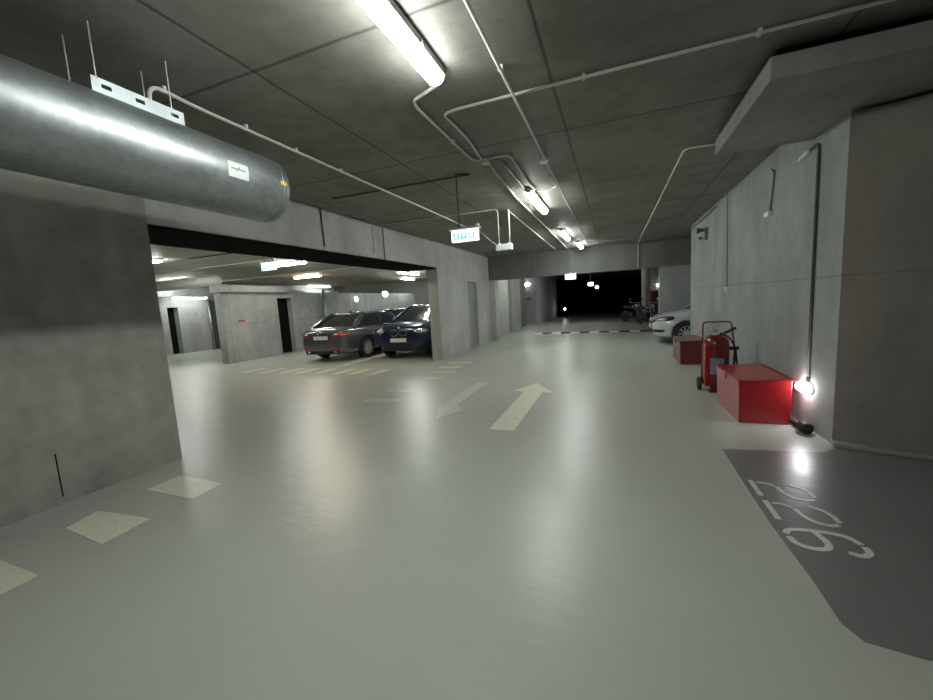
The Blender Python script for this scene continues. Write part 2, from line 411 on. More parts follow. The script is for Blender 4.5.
two = [([(.972, 3.135), (.972, 2.885)], .034), ([(1.003, 3.105), (1.06, 3.11), (1.105, 3.07)], .026), ([(1.115, 3.06), (1.13, 2.96), (1.17, 2.895), (1.235, 2.875), (1.285, 2.90)], .03),
       ([(1.295, 2.925), (1.302, 3.0), (1.27, 3.075), (1.21, 3.115)], .03)]
dig('painted_digit', [([(x, y + .32) for x, y in p], w) for p, w in two], 'pale stencilled digit 2 on the grey bay, farthest digit, under the lamp glare')
dig('painted_digit', two, 'pale stencilled digit 2 on the grey bay, middle digit of the number')
dig('painted_digit', [([(1.20, 2.60), (1.255, 2.575), (1.305, 2.62), (1.305, 2.68)], .034), ([(1.30, 2.70), (1.27, 2.77), (1.19, 2.79), (1.06, 2.79), (.98, 2.77), (.955, 2.72)], .034),
                      ([(.96, 2.69), (.97, 2.62), (1.04, 2.585), (1.12, 2.605), (1.14, 2.68), (1.115, 2.775)], .036)], 'pale stencilled digit 6 on the grey bay, nearest digit')

# ---------------------------------------------------------------- speed bump: black and pale blocks
sb = thing('speed_bump', 'low black and yellowish speed bump across the aisle before the dark passage', 'speed bump', (-1.15, 16.85, 0))
for k in range(12):
    x = -3.3 + k * .385 + 1.15
    bm = bmesh.new()
    prof = [(-.16, 0), (-.13, .025), (-.05, .045), (.05, .045), (.13, .025), (.16, 0)]
    a = [bm.verts.new((x, p[0], p[1])) for p in prof]; b = [bm.verts.new((x + .378, p[0], p[1])) for p in prof]
    bm.faces.new(a); bm.faces.new(b[::-1])
    for i in range(6): bm.faces.new((a[i], b[i], b[(i + 1) % 6], a[(i + 1) % 6]))
    o = obj('black_block' if k % 2 else 'pale_block', bm, 'rubber' if k % 2 else 'paint', sb)

# ---------------------------------------------------------------- jet fan under the ceiling
FX, FZ, FR = -2.81, 2.56, .2625
fan = thing('jet_fan', 'long galvanised cylindrical jet fan hanging under the ceiling at upper left', 'fan', (FX, 1.7, FZ))
bm = LT([(FR - .012, -3.0), (FR, -3.0), (FR, .955), (FR - .004, .99), (FR - .016, 1.0), (FR - .02, .98), (FR - .02, -3.0), (FR - .012, -3.0)], axis='Y', seg=64)  # unseen rear length extended so the fan shades the near pier
obj('casing', bm, 'galv', fan, smooth=True)
for y in (.93,):
    obj('stiffening_ring', LT([(FR - .001, y - .006), (FR + .003, y - .004), (FR + .003, y + .004), (FR - .001, y + .006)], axis='Y', seg=64), 'galv', fan, smooth=True)
bm = LT([(0, -.05), (.07, -.04), (.09, 0), (.09, .1), (0, .12)], axis='Y', seg=20); hub = obj('impeller', bm, 'black', fan, smooth=True)
for k in range(8):
    a = 2 * PI * k / 8; bm = BR((.07 * math.cos(a), .03, .07 * math.sin(a)), ((FR - .03) * math.cos(a), .03, (FR - .03) * math.sin(a)), .09, .006, up=(.4 * math.sin(a), 1, -.4 * math.cos(a)))
    obj('blade', bm, 'rod', hub)
# slotted bracket plate: made of strips around its slots
def bracket(xo, parent):
    bm = bmesh.new(); z0, z1 = .222, .312; y0, y1 = -.25, .25
    sl = [(-.205, -.155), (-.035, .015), (.165, .215)]
    box(bm, xo, xo + .004, y0, y1, z0, .262); box(bm, xo, xo + .004, y0 + .0, y1, .285, z1)
    ys = [y0] + [v for s in sl for v in s] + [y1]
    for i in range(0, len(ys), 2): box(bm, xo, xo + .004, ys[i], ys[i + 1], .262, .285)
    box(bm, xo - (.04 if xo > 0 else -.0), xo + (0 if xo > 0 else .04), y0, y1, z0, z0 + .005)
    return obj('mounting_bracket', bm, 'bracket', parent)
bracket(.12, fan); bracket(-.125, fan)
for xo, y in ((.115, -.22), (.115, .18), (-.13, -.22), (-.13, .18)):
    r_ = obj('threaded_rod', TB([(xo, y, .24), (xo, y, CEIL - FZ)], .0045, seg=8), 'rod', fan)
    obj('nut', LT([(0, .302), (.011, .302), (.011, .315), (0, .315)], org=(xo, y, 0), seg=6), 'rod', r_)
def on_casing(y0, y1, z0, z1, name, m, off=.0025, parent=fan, n=8):
    """a thin curved plate hugging the casing between heights z0..z1 (relative)"""
    bm = bmesh.new(); a0 = math.asin(z0 / FR); a1 = math.asin(z1 / FR); vs = []
    for rr in (FR + .0003, FR + off):
        for i in range(n + 1):
            a = a0 + (a1 - a0) * i / n
            for y in (y0, y1): vs.append(bm.verts.new((rr * math.cos(a), y, rr * math.sin(a))))
    N = 2 * (n + 1)
    for i in range(n):
        bm.faces.new((vs[2 * i], vs[2 * i + 1], vs[2 * i + 3], vs[2 * i + 2])); bm.faces.new((vs[N + 2 * i], vs[N + 2 * i + 2], vs[N + 2 * i + 3], vs[N + 2 * i + 1]))
        for s in (0, 1): bm.faces.new((vs[2 * i + s], vs[2 * i + 2 + s], vs[N + 2 * i + 2 + s], vs[N + 2 * i + s]))
    for e in (0, 2 * n): bm.faces.new((vs[e], vs[e + 1], vs[N + e + 1], vs[N + e]))
    return obj(name, bm, m, parent)
lab = on_casing(.423, .588, -.06, .045, 'maker_label', 'label'); lab['label'] = 'white label on the galvanised casing'
on_casing(.445, .565, -.004, .003, 'print_line', 'mark', off=.0032, parent=lab)
for k in range(5):
    on_casing(.488 + k * .006, .494 + k * .006, -.016 + k * .007, -.009 + k * .007, 'print_slash', 'mark', off=.0033, parent=lab, n=2)
st = on_casing(.895, .955, -.005, .028, 'yellow_sticker', 'yellow')

# ---------------------------------------------------------------- strip lights
def strip_light(x, y, z, L, rz, label, m='tube', w=.135, name='strip_light', drop=0, group='ceiling strip lights'):
    t = thing(name, label, 'light fitting', (x, y, z), rz, group)
    bm = bmesh.new(); box(bm, -w * .5, w * .5, -L / 2 + .005, L / 2 - .005, -.05, 0); obj('housing', bm, 'housing', t, bevel=.008)
    # rounded lit diffuser along local Y
    bm = bmesh.new(); n = 8; rings = []
    for y_, s in ((-L / 2 + .01, .75), (-L / 2 + .035, 1), (L / 2 - .035, 1), (L / 2 - .01, .75)):
        rings.append([bm.verts.new((w * .47 * s * math.cos(PI * k / n), y_, -.046 - .062 * s * math.sin(PI * k / n) ** .75)) for k in range(n + 1)])
    for a, b in zip(rings, rings[1:]):
        for k in range(n): bm.faces.new((a[k], a[k + 1], b[k + 1], b[k]))
        bm.faces.new((a[0], b[0], b[n], a[n]))
    bm.faces.new(rings[0]); bm.faces.new(rings[-1][::-1])
    obj('diffuser', bm, m, t, smooth=False)
    for s in (-1, 1):
        obj('end_cap', BX(-w * .3, w * .3, s * L / 2 - .012, s * L / 2 + .012, -.07, -.005), 'housing', t, bevel=.006)
        for q in (-1, 1): obj('clip', BX(q * w / 2 - .006, q * w / 2 + .006, s * L * .3 - .015, s * L * .3 + .015, -.05, -.02), 'chrome', t)
    return t
ZC = CEIL - .002
strip_light(-1.17, 1.80, ZC, 1.94, 0, 'long lit strip light on the ceiling at the top centre, nearest the viewer')
strip_light(-1.19, 6.78, ZC, 1.5, 0, 'second lit strip light along the aisle ceiling, short in view past the conduit junction')
strip_light(-1.19, 10.65, ZC, 1.5, 0, 'third lit strip light along the aisle ceiling, small, before the cross beam')
strip_light(-1.0, 13.0, ZC, 1.2, 0, 'faint farthest strip light on the aisle ceiling against the cross beam')
strip_light(-1.17, -5.2, ZC, 1.5, 0, 'strip light on the aisle ceiling behind the viewer')
strip_light(-9.9, 10.0, ZC, 1.5, PI / 2, 'lit strip light in the left hall directly behind the hanging exit sign')
strip_light(-12.9, 14.1, ZC, 1.5, PI / 2, 'warm orange toned strip light deeper in the left hall', m='tube_warm')
strip_light(-16.8, 10.85, ZC, 1.5, PI / 2, 'lit strip light in the left hall at the edge of the near wall pier')
strip_light(-17.55, 11.9, 2.50, 1.5, 0, 'lit strip light low under the ledge of the rear hall wall at far left', m='tube_dim')
strip_light(-17.4, 19.9, ZC, 2.0, 0, 'lit strip light above the upright pipe behind the grey saloon', m='tube_dim')
strip_light(-9.3, 16.9, ZC, 2.0, 0, 'lit strip light over the dark car in the hall, left of the concrete post')
strip_light(-6.75, 7.6, ZC, 1.5, 0, 'strip light in the left hall hidden behind the wide beam, nearer one', m='tube_warm')
strip_light(-6.5, 11.9, ZC, 1.5, 0, 'strip light hidden behind the beam above the blue car')
strip_light(-12.0, 7.0, ZC, 1.5, PI / 2, 'strip light in the hall hidden behind the near wall pier')
strip_light(-3.0, 16.6, ZC, 1.5, 0, 'strip light on the ceiling just past the cross beam, hidden by it')
strip_light(-2.6, 21.5, ZC, 1.5, 0, 'unseen strip light added past the cross beam to brighten the walls there')  # added out of view to brighten the walls beyond the beam
strip_light(-11.2, 20.2, ZC, 1.5, 0, 'lit strip light at the rear of the hall, left of the post')

# ---------------------------------------------------------------- conduits
def conduit(label, pts, r=.011, m='conduit', fil=.06, clips=(), cat='conduit', name='conduit'):
    t = tag(obj(name, TB(pts, r, seg=10, fil=fil), m, smooth=True), label, cat)
    for c in clips:
        x, y, z, ax = c
        bm = BX(x - (.012 if ax == 'Y' else .02), x + (.012 if ax == 'Y' else .02), y - (.02 if ax == 'X' else .012), y + (.02 if ax == 'X' else .012), z - .016, z + .016)
        if ax == 'Y': bm.free(); bm = BX(x - .02, x + .02, y - .012, y + .012, z - .015, CEIL - .001)
        if ax == 'X': bm.free(); bm = BX(x - .012, x + .012, y - .02, y + .02, z - .015, CEIL - .001)
        obj('saddle_clip', bm, m, t)
    return t
zc = CEIL - .022
conduit('white conduit running from the jet fan bracket along the ceiling to the exit sign', [(-2.97, 1.93, 2.87), (-2.97, 1.93, zc - .018), (-3.0, 2.3, zc - .018), (-2.98, 4.5, zc - .018), (-2.96, 6.3, zc - .018), (-2.96, 8.0, zc - .018)], r=.014, fil=.1,
        clips=[(-3.0, 2.05, zc, 'Y'), (-3.0, 2.72, zc, 'Y'), (-3.0, 3.3, zc, 'Y'), (-3.0, 4.0, zc, 'Y')])
conduit('white conduit from the end of the nearest strip light bending back to the ceiling junction', [(-1.17, 2.76, zc), (-1.17, 2.86, zc), (-1.49, 3.0, zc), (-1.52, 3.1, zc), (-1.52, 4.44, zc), (-1.43, 4.58, zc)], r=.013, fil=.07, clips=[(-1.52, 3.9, zc, 'Y')])
conduit('white conduit crossing the whole ceiling to the upper right corner', [(-1.42, 4.52, zc), (-1.36, 3.9, zc), (-1.37, 3.33, zc), (-1.27, 3.29, zc), (5.3, 3.29, zc)], r=.012, fil=.06, clips=[(-.2, 3.29, zc, 'X'), (.9, 3.29, zc, 'X')])
conduit('thin white conduit along the ceiling from the junction past the strip lights', [(-1.38, 4.62, zc), (-1.46, 6.4, zc), (-1.46, 13.9, zc)], r=.012, fil=.03)
conduit('left grey conduit feeding the second strip light from the junction', [(-1.34, 4.57, zc), (-1.23, 4.63, zc), (-1.23, 6.05, zc)], r=.012, m='conduit_grey', fil=.1)
conduit('right grey conduit looping from the junction past the second strip light', [(-1.34, 4.53, zc), (-1.09, 4.52, zc), (-1.12, 5.85, zc), (-1.08, 6.2, zc), (-.785, 6.18, zc), (-.785, 5.6, zc)], r=.012, m='conduit', fil=.12)
mid = conduit('long straight white conduit down the middle of the aisle ceiling', [(-.72, -1.0, zc - .026), (-.76, 12.6, zc - .026), (.68, 12.8, zc - .026)], r=.012, fil=.06, clips=[(-.74, 2.9, zc, 'Y'), (-.76, 9.2, zc, 'Y')])
conduit('slanting white conduit on the ceiling at right running to the cross beam', [(1.5, 5.42, zc), (.78, 5.40, zc), (.74, 13.9, zc), (.74, 14.17, zc - .02), (.74, 14.17, 2.35)], r=.013, fil=.08)
conduit('thin white conduit across the ceiling to the right wall, bending down to a switch', [(.79, 8.15, zc), (1.84, 8.15, zc), (1.86, 8.15, 1.5)], r=.009, m='conduit_grey', fil=.05)
conduit('white conduit from the ceiling bent down to the left of the hanging junction box', [(-4.3, 6.9, zc + .008), (-1.95, 7.0, zc + .008), (-1.95, 7.0, 2.55)], r=.012, fil=.08)
conduit('white conduit up from the right of the hanging junction box and along the ceiling', [(-1.76, 7.04, 2.55), (-1.76, 7.04, 3.125), (-1.80, 7.2, zc), (-1.86, 13.6, zc)], r=.014, fil=.05)
conduit('white cable sagging from the exit sign to the hanging junction box', [(-1.66, 5.0, 2.44), (-1.75, 5.8, 2.42), (-1.88, 6.6, 2.46), (-1.96, 6.966, 2.49)], r=.006, fil=.2)
jb = thing('junction_box', 'white junction box hanging on two conduits right of the exit sign', 'junction box', (-1.86, 7.02, 2.47))
obj('box', BX(-.15, .15, -.045, .045, -.055, .055), 'white', jb, bevel=.008)
for sx in (-.09, .1): obj('gland', LT([(0, .05), (.02, .05), (.02, .075), (0, .075)], org=(sx, 0, 0), seg=12), 'white', jb)
tag(obj('ceiling_junction', LT([(0, -.045), (.05, -.045), (.055, -.03), (.055, 0), (0, 0)], org=(-1.40, 4.60, CEIL - .001), seg=20), 'housing', smooth=False), 'round junction box on the ceiling where several conduits meet', 'junction box')
for (y, lab_) in ((4.8, 'small white junction cap on the long middle conduit, nearer one'), (9.16, 'small white junction cap on the long middle conduit, farther one')):
    obj('coupler_cap', LT([(0, -.085), (.05, -.085), (.058, -.072), (.058, -.06), (0, -.06)], org=(-.755, y, CEIL), seg=20), 'white', mid)
    obj('coupler_base', LT([(0, -.06), (.035, -.06), (.035, -.001), (0, -.001)], org=(-.755, y, CEIL), seg=20), 'housing', mid)
# conduits on the beam over the opening
XW = XL + .014
conduit('dark conduit down the face of the beam over the opening, left one', [(XW, 5.25, 3.14), (XW, 5.27, 2.56)], m='conduit_dark', r=.012)
conduit('white conduit from the ceiling edge down the beam face and under it', [(XW, 6.0, 3.12), (XW, 6.7, 3.10), (XW, 6.72, 2.56), (XW, 6.2, 2.50)], m='conduit', r=.015, fil=.05)
conduit('grey conduit down the beam face, right one of three', [(XW, 7.06, 3.14), (XW, 7.06, 2.5)], m='conduit_grey', r=.011)
# conduits on the right wall
XV = XR - .014
conduit('dark conduit down the right wall to the glowing lamp above the floor', [(XV, 5.12, 2.84), (XV, 4.95, 2.84), (XV, 4.95, .56)], m='conduit_dark', r=.014, fil=.05)
tag(obj('conduit_end', BR((XV - .01, 5.35, 2.80), (XV - .01, 5.15, 2.83), .03, .03), 'white'), 'short white conduit end high on the right wall under the lowered slab', 'conduit')
w1 = conduit('short dark conduit with a small outlet high on the right wall', [(XV, 6.2, 2.95), (XV, 6.1, 2.9), (XV, 6.2, 2.42)], m='conduit_grey', r=.012, fil=.06)
tag(obj('outlet_box', BX(XR - .05, XR, 6.14, 6.30, 2.38, 2.44), 'white', bevel=.006), 'small white outlet at the foot of the short conduit high on the right wall', 'outlet')
sw = thing('wall_switch', 'small white switch box at the end of the thin right wall conduit', 'switch', (XR, 8.15, 1.48))
obj('plate', BX(-.045, 0, -.045, .045, -.045, .045), 'white', sw, bevel=.006); obj('rocker', BX(-.052, -.045, -.02, .02, -.025, .025), 'housing', sw)
conduit('pale conduit lying along the top of the right wall at its far end', [(XR - .02, 9.1, 3.09), (XR - .02, 11.7, 3.05)], r=.02, m='conduit_grey', fil=0)
cam = thing('wall_siren', 'small wall mounted siren high on the far end of the right wall', 'siren', (XR, 9.9, 2.72))
obj('bracket', BX(-.06, 0, -.04, .04, -.16, .10), 'conduit_grey', cam, bevel=.01); obj('horn', LT([(0, -.16), (.07, -.16), (.03, -.05), (.03, 0), (0, 0)], axis='X', org=(-.04, 0, .05), seg=16), 'conduit_dark', cam, smooth=True)
obj('lower_horn', LT([(0, -.12), (.05, -.12), (.02, -.03), (0, -.03)], axis='X', org=(-.03, .12, -.1), seg=14), 'conduit_grey', cam, smooth=True)
# steel hanger on the ceiling near the exit sign
conduit('dark bracket rail on the ceiling with the rod that carries the exit sign', [(-3.9, 4.93, CEIL - .012), (-1.74, 4.96, CEIL - .012), (-1.90, 4.86, CEIL - .012), (-1.905, 4.92, CEIL - .04), (-1.905, 4.93, 2.50)], m='conduit_dark', r=.009, fil=.0, cat='hanger', name='sign_hanger')
# conduits down the cross beam
for x, l in ((-3.6, 'leftmost'), (-2.7, 'second'), (-1.38, 'third')):
    conduit(f'thin vertical conduit on the cross beam face, {l} from the left', [(x, 14.19, CEIL - .01), (x, 14.19, 2.33)], m='conduit_grey', r=.013)

# ---------------------------------------------------------------- exit signs
def exit_sign(loc, w, h, label, flat=.06, pict=True, rz=0, order=('man', 'arrow', 'door')):
    t = thing('exit_sign', label, 'exit sign', loc, rz, 'lit exit signs')
    obj('light_box', BX(-w / 2, w / 2, -flat / 2, flat / 2, -h / 2, h / 2), 'sign', t, bevel=.006)
    obj('top_rail', BX(-w / 2 - .025, w / 2 + .025, -flat / 2 - .008, flat / 2 + .008, h / 2, h / 2 + .022), 'white', t)
    obj('power_socket', BX(w / 2 - .03, w / 2 + .01, -.02, .02, h / 2 + .02, h / 2 + .06), 'white', t)
    if pict:
        s = h * .56; yf = -flat / 2
        for i, kd in enumerate(order):
            cx = (i - 1.08) * s * 1.28
            bm = BX(cx - s / 2, cx + s / 2, yf - .003, yf - .0005, -s / 2 - .005, s / 2 - .005)
            p = obj('pictogram_tile', bm, 'teal', t)
            bm = bmesh.new(); y2 = yf - .004
            def st(a, b, ww): bar(bm, (cx + a[0] * s, y2, a[1] * s), (cx + b[0] * s, y2, b[1] * s), ww * s, .002, up=(0, 1, 0))
            if kd == 'arrow':
                st((0, -.36), (0, .12), .17); st((-.27, .02), (0, .3), .14); st((.27, .02), (0, .3), .14)
            elif kd == 'door':
                st((-.22, -.4), (-.22, .36), .08); st((.22, -.4), (.22, .36), .08); st((-.26, .36), (.26, .36), .09); st((0, -.4), (0, .25), .26)
            else:
                ell(bm, (cx + .1 * s, y2, .3 * s), .09 * s, .001, .09 * s, seg=10, rings=6)
                st((.04, .2), (-.06, -.08), .13); st((-.06, -.06), (.14, -.2), .09); st((.14, -.2), (.1, -.4), .08)
                st((-.06, -.06), (-.16, -.26), .09); st((-.16, -.26), (-.36, -.28), .08); st((.04, .17), (.26, .04), .07); st((.02, .17), (-.22, .1), .07)
            obj('pictogram', bm, 'sign', p)
    return t
s1 = exit_sign((-1.83, 4.93, 2.385), .37, .15, 'bright green and white exit sign hanging over the aisle left of centre')
s2 = exit_sign((-7.4, 6.9, 2.60), .40, .17, 'green and white exit sign hanging in the left hall, seen under the beam', order=('arrow', 'man', 'door'))
obj('hanging_rod', TB([(-.12, 0, .1), (-.12, 0, CEIL - 2.60)], .008, seg=8), 'conduit_dark', s2)
obj('hanging_rod', TB([(.12, 0, .1), (.12, 0, CEIL - 2.60)], .008, seg=8), 'conduit_dark', s2)
s3 = exit_sign((-1.42, 14.08, 2.20), .36, .17, 'small overexposed exit sign under the cross beam at the end of the aisle', pict=False)
obj('wall_arm', BX(-.02, .02, 0, .13, .1, .14), 'white', s3)

# small lamps in the distance
def small_lamp(loc, r, label, m='far_lamp', depth=.06, rz=0, wide=1.6):
    t = thing('wall_lamp', label, 'lamp', loc, rz)
    obj('base', BX(-r * wide, r * wide, 0, .03, -r, r), 'housing', t, bevel=.01)
    obj('lens', EL((0, -.01, 0), r * wide * .95, depth, r * .9), m, t, smooth=True); return t
M['far_lamp2'] = plain('distant_lamp_soft', (.9, .9, .9), .4, emis=(.95, 1.0, 1.0), estr=14)
small_lamp((-5.3, 25.37, 2.48), .11, 'glowing oval lamp high on the pale wall block beyond the passage', m='far_lamp2')
l_ = small_lamp((-1.2, 22.3, 2.14), .10, 'left of two glowing oval lamps hanging in the dark beyond the passage')
obj('stem', TB([(0, .015, .08), (0, .015, CEIL - 2.14)], .012, seg=8), 'conduit_dark', l_)
l_ = small_lamp((-1.03, 26, 2.03), .10, 'right and smaller of two glowing lamps hanging in the dark beyond the passage', wide=1)
obj('stem', TB([(0, .015, .08), (0, .015, CEIL - 2.03)], .012, seg=8), 'conduit_dark', l_)
bo = small_lamp((-3.5, 30, .65), .08, 'low glowing bollard lamp far away on the dark floor', m='far_lamp2', wide=1)
obj('post', LT([(0, -.65), (.05, -.65), (.05, 0), (0, 0)], org=(0, .05, 0), seg=14), 'black', bo)
small_lamp((2.2, 23.36, 1.87), .09, 'bright small lamp on the far right wall above the red cabinet', m='far_lamp2', wide=1)
hl = small_lamp((-11.66, 15.8, 2.0), .13, 'glowing white lamp on the hall wall above the roof of the grey saloon', m='far_lamp2', rz=PI / 2, wide=.8)
hl2 = small_lamp((-11.66, 18.4, 2.25), .16, 'glowing oval lamp on the rear hall wall left of the blue car', m='far_lamp2', rz=PI / 2, wide=1.6)

# bulkhead lamp low on the right wall
bl = thing('bulkhead_lamp', 'glowing oval bulkhead lamp low on the right wall behind the red box', 'lamp', (XR, 4.98, .42))
bm = EL((0, 0, 0), .028, .155, .075, seg=24, rings=12); obj('base', bm, 'housing', bl, smooth=True)
bm = EL((-.025, 0, 0), .055, .135, .06, seg=24, rings=12); gl = obj('glass', bm, 'bulk', bl, smooth=True)
for k in (-1, 0, 1):
    bm = TB([(-.02, k * .07, -.062), (-.075, k * .07, -.04), (-.088, k * .07, 0), (-.075, k * .07, .04), (-.02, k * .07, .062)], .0035, seg=6, fil=.02); obj('cage_bar', bm, 'chrome', bl)
obj('cable_entry', TB([(-.014, -.03, .06), (-.014, -.03, .12)], .018, seg=10), 'conduit_dark', bl)

# ---------------------------------------------------------------- red boxes, extinguisher, black roll
def red_box(x0, x1, y0, y1, h, label, m='red'):
    t = thing('red_fire_box', label, 'metal box', ((x0 + x1) / 2, (y0 + y1) / 2, 0), 0, 'red metal boxes along the right wall')
    a, b = (x1 - x0) / 2, (y1 - y0) / 2
    bm = bmesh.new()
    # body slightly wider at the top, on a low plinth
    lo = [(-a * .96, -b * .97), (a * .98, -b * .97), (a * .98, b * .97), (-a * .96, b * .97)]; hi = [(-a, -b), (a, -b), (a, b), (-a, b)]
    v0 = [bm.verts.new((p[0], p[1], .0)) for p in lo]; v1 = [bm.verts.new((p[0], p[1], h - .02)) for p in hi]
    bm.faces.new(v0[::-1]); bm.faces.new(v1)
    for i in range(4): bm.faces.new((v0[i], v0[(i + 1) % 4], v1[(i + 1) % 4], v1[i]))
    obj('body', bm, m, t, bevel=.006)
    bm = bmesh.new(); o = .012
    c = [(-a - o, -b - o, h - .03), (a + o, -b - o, h), (a + o, b + o, h), (-a - o, b + o, h - .03)]
    v0 = [bm.verts.new((p[0], p[1], p[2] - .022)) for p in c]; v1 = [bm.verts.new(p) for p in c]
    bm.faces.new(v0[::-1]); bm.faces.new(v1)
    for i in range(4): bm.faces.new((v0[i], v0[(i + 1) % 4], v1[(i + 1) % 4], v1[i]))
    obj('lid', bm, m, t, bevel=.004)
    obj('hinge', TB([(a - .01, -b * .8, h + .004), (a - .01, b * .8, h + .004)], .008, seg=8), 'red_dark', t)
    obj('hasp', BX(-a - .02, -a - .01, -.03, .03, h - .10, h - .03), 'red_dark', t)
    return t
red_box(1.27, 1.75, 4.975, 5.99, .51, 'large red metal box on the floor beside the glowing wall lamp, nearest box')
red_box(1.24, 1.70, 8.9, 9.98, .50, 'dark red metal box on the floor beyond the fire extinguisher, by the silver car', m='red_dark')

ex = thing('wheeled_extinguisher', 'large red wheeled fire extinguisher with handle frame between the two red boxes', 'fire extinguisher', (1.38, 6.58, .09))
obj('tank', LT([(0, 0), (.13, .0), (.165, .03), (.17, .06), (.17, .60), (.162, .66), (.13, .71), (.07, .74), (.035, .75), (0, .75)], seg=36), 'red_dark', ex, smooth=True)
lb = bmesh.new(); n = 10; vs = []
for rr in (.1705, .1725):
    for i in range(n + 1):
        a = math.radians(205 + 70 * i / n + 20)
        for z in (.18, .42): vs.append(lb.verts.new((rr * math.cos(a), rr * math.sin(a), z)))
for i in range(n): lb.faces.new((vs[22 + 2 * i], vs[22 + 2 * i + 1], vs[22 + 2 * i + 3], vs[22 + 2 * i + 2])); lb.faces.new((vs[2 * i], vs[2 * i + 2], vs[2 * i + 3], vs[2 * i + 1]))
M['bluelabel'] = plain('faded_blue_label', (.25, .25, .36), .5, var=.15)
obj('instruction_label', lb, 'bluelabel', ex)
fr = obj('handle_frame', TB([(-.17, .02, .05), (-.165, .02, .93), (.19, .02, .93), (.24, .02, .55), (.22, .02, .05)], .011, seg=10, fil=.05), 'red_dark', ex, smooth=True)
vl = obj('valve', LT([(0, .74), (.03, .74), (.03, .79), (.02, .80), (.02, .83), (0, .83)], seg=16), 'chrome', ex, smooth=False)
obj('lever', TB([(-.02, 0, .82), (-.06, -.01, .86), (-.02, -.01, .885), (.05, -.01, .86)], .007, seg=8, fil=.02), 'rod', vl)
obj('gauge', LT([(0, -.05), (.025, -.05), (.025, -.03), (0, -.03)], axis='Y', org=(.02, 0, .78), seg=16), 'chrome', vl)
obj('nozzle', TB([(.04, -.02, .74), (.14, -.03, .79), (.235, -.03, .84)], [.013, .02, .022], seg=10), 'black', ex)
obj('hose', TB([(.03, 0, .78), (.18, .0, .7), (.25, -.03, .5), (.2, -.1, .25), (.26, -.04, .3), (.25, 0, .55)], .011, seg=8, fil=.1), 'rubber', ex, smooth=True)
obj('hose_clamp', BX(.17, .28, -.04, 0, .52, .57), 'black', ex)
obj('axle', TB([(-.2, .03, .02), (.22, .03, .02)], .012, seg=8), 'black', ex)
for s in (-.2, .22):
    wl = obj('wheel', LT([(0, -.025), (.05, -.025), (.085, -.022), (.1, -.012), (.1, .012), (.085, .022), (.05, .025), (0, .025)], axis='X', org=(s, .03, .01), seg=24), 'rubber', ex, smooth=False)
    obj('hub', LT([(0, -.03), (.03, -.03), (.03, .03), (0, .03)], axis='X', org=(s, .03, .01), seg=14), 'red_dark', wl)
obj('highlight_strip', BX(-.165, -.09, -.15, -.02, .0, .62), 'red', ex, bevel=.02)  # lighter red strip standing in for the highlight on the tank's left
obj('foot', BX(-.1, .1, -.16, .0, -.088, .02), 'red_dark', ex)

rl = thing('black_roll', 'black tube with a round end lying on the floor beside the near red box', 'tube', (1.785, 4.85, 0))
obj('tube', TB([(0, .35, .035), (0, -.05, .035)], .028, seg=12), 'rubber', rl, smooth=True)
obj('round_end', LT([(0, -.17), (.045, -.17), (.058, -.15), (.058, -.05), (.04, -.03), (0, -.03)], axis='Y', org=(0, 0, .058), seg=22), 'black', rl, smooth=True)

# ---------------------------------------------------------------- cars
def loft(bm, secs):
    rings = [[bm.verts.new(p) for p in s] for s in secs]
    n = len(rings[0])
    for a, b in zip(rings, rings[1:]):
        for k in range(n): bm.faces.new((a[k], a[(k + 1) % n], b[(k + 1) % n], b[k]))
    bm.faces.new(rings[0][::-1]); bm.faces.new(rings[-1])

def interp(tab, t):
    for a, b in zip(tab, tab[1:]):
        if a[0] <= t <= b[0]:
            u = (t - a[0]) / (b[0] - a[0]); return [p + (q - p) * u for p, q in zip(a, b)]
    return tab[-1]

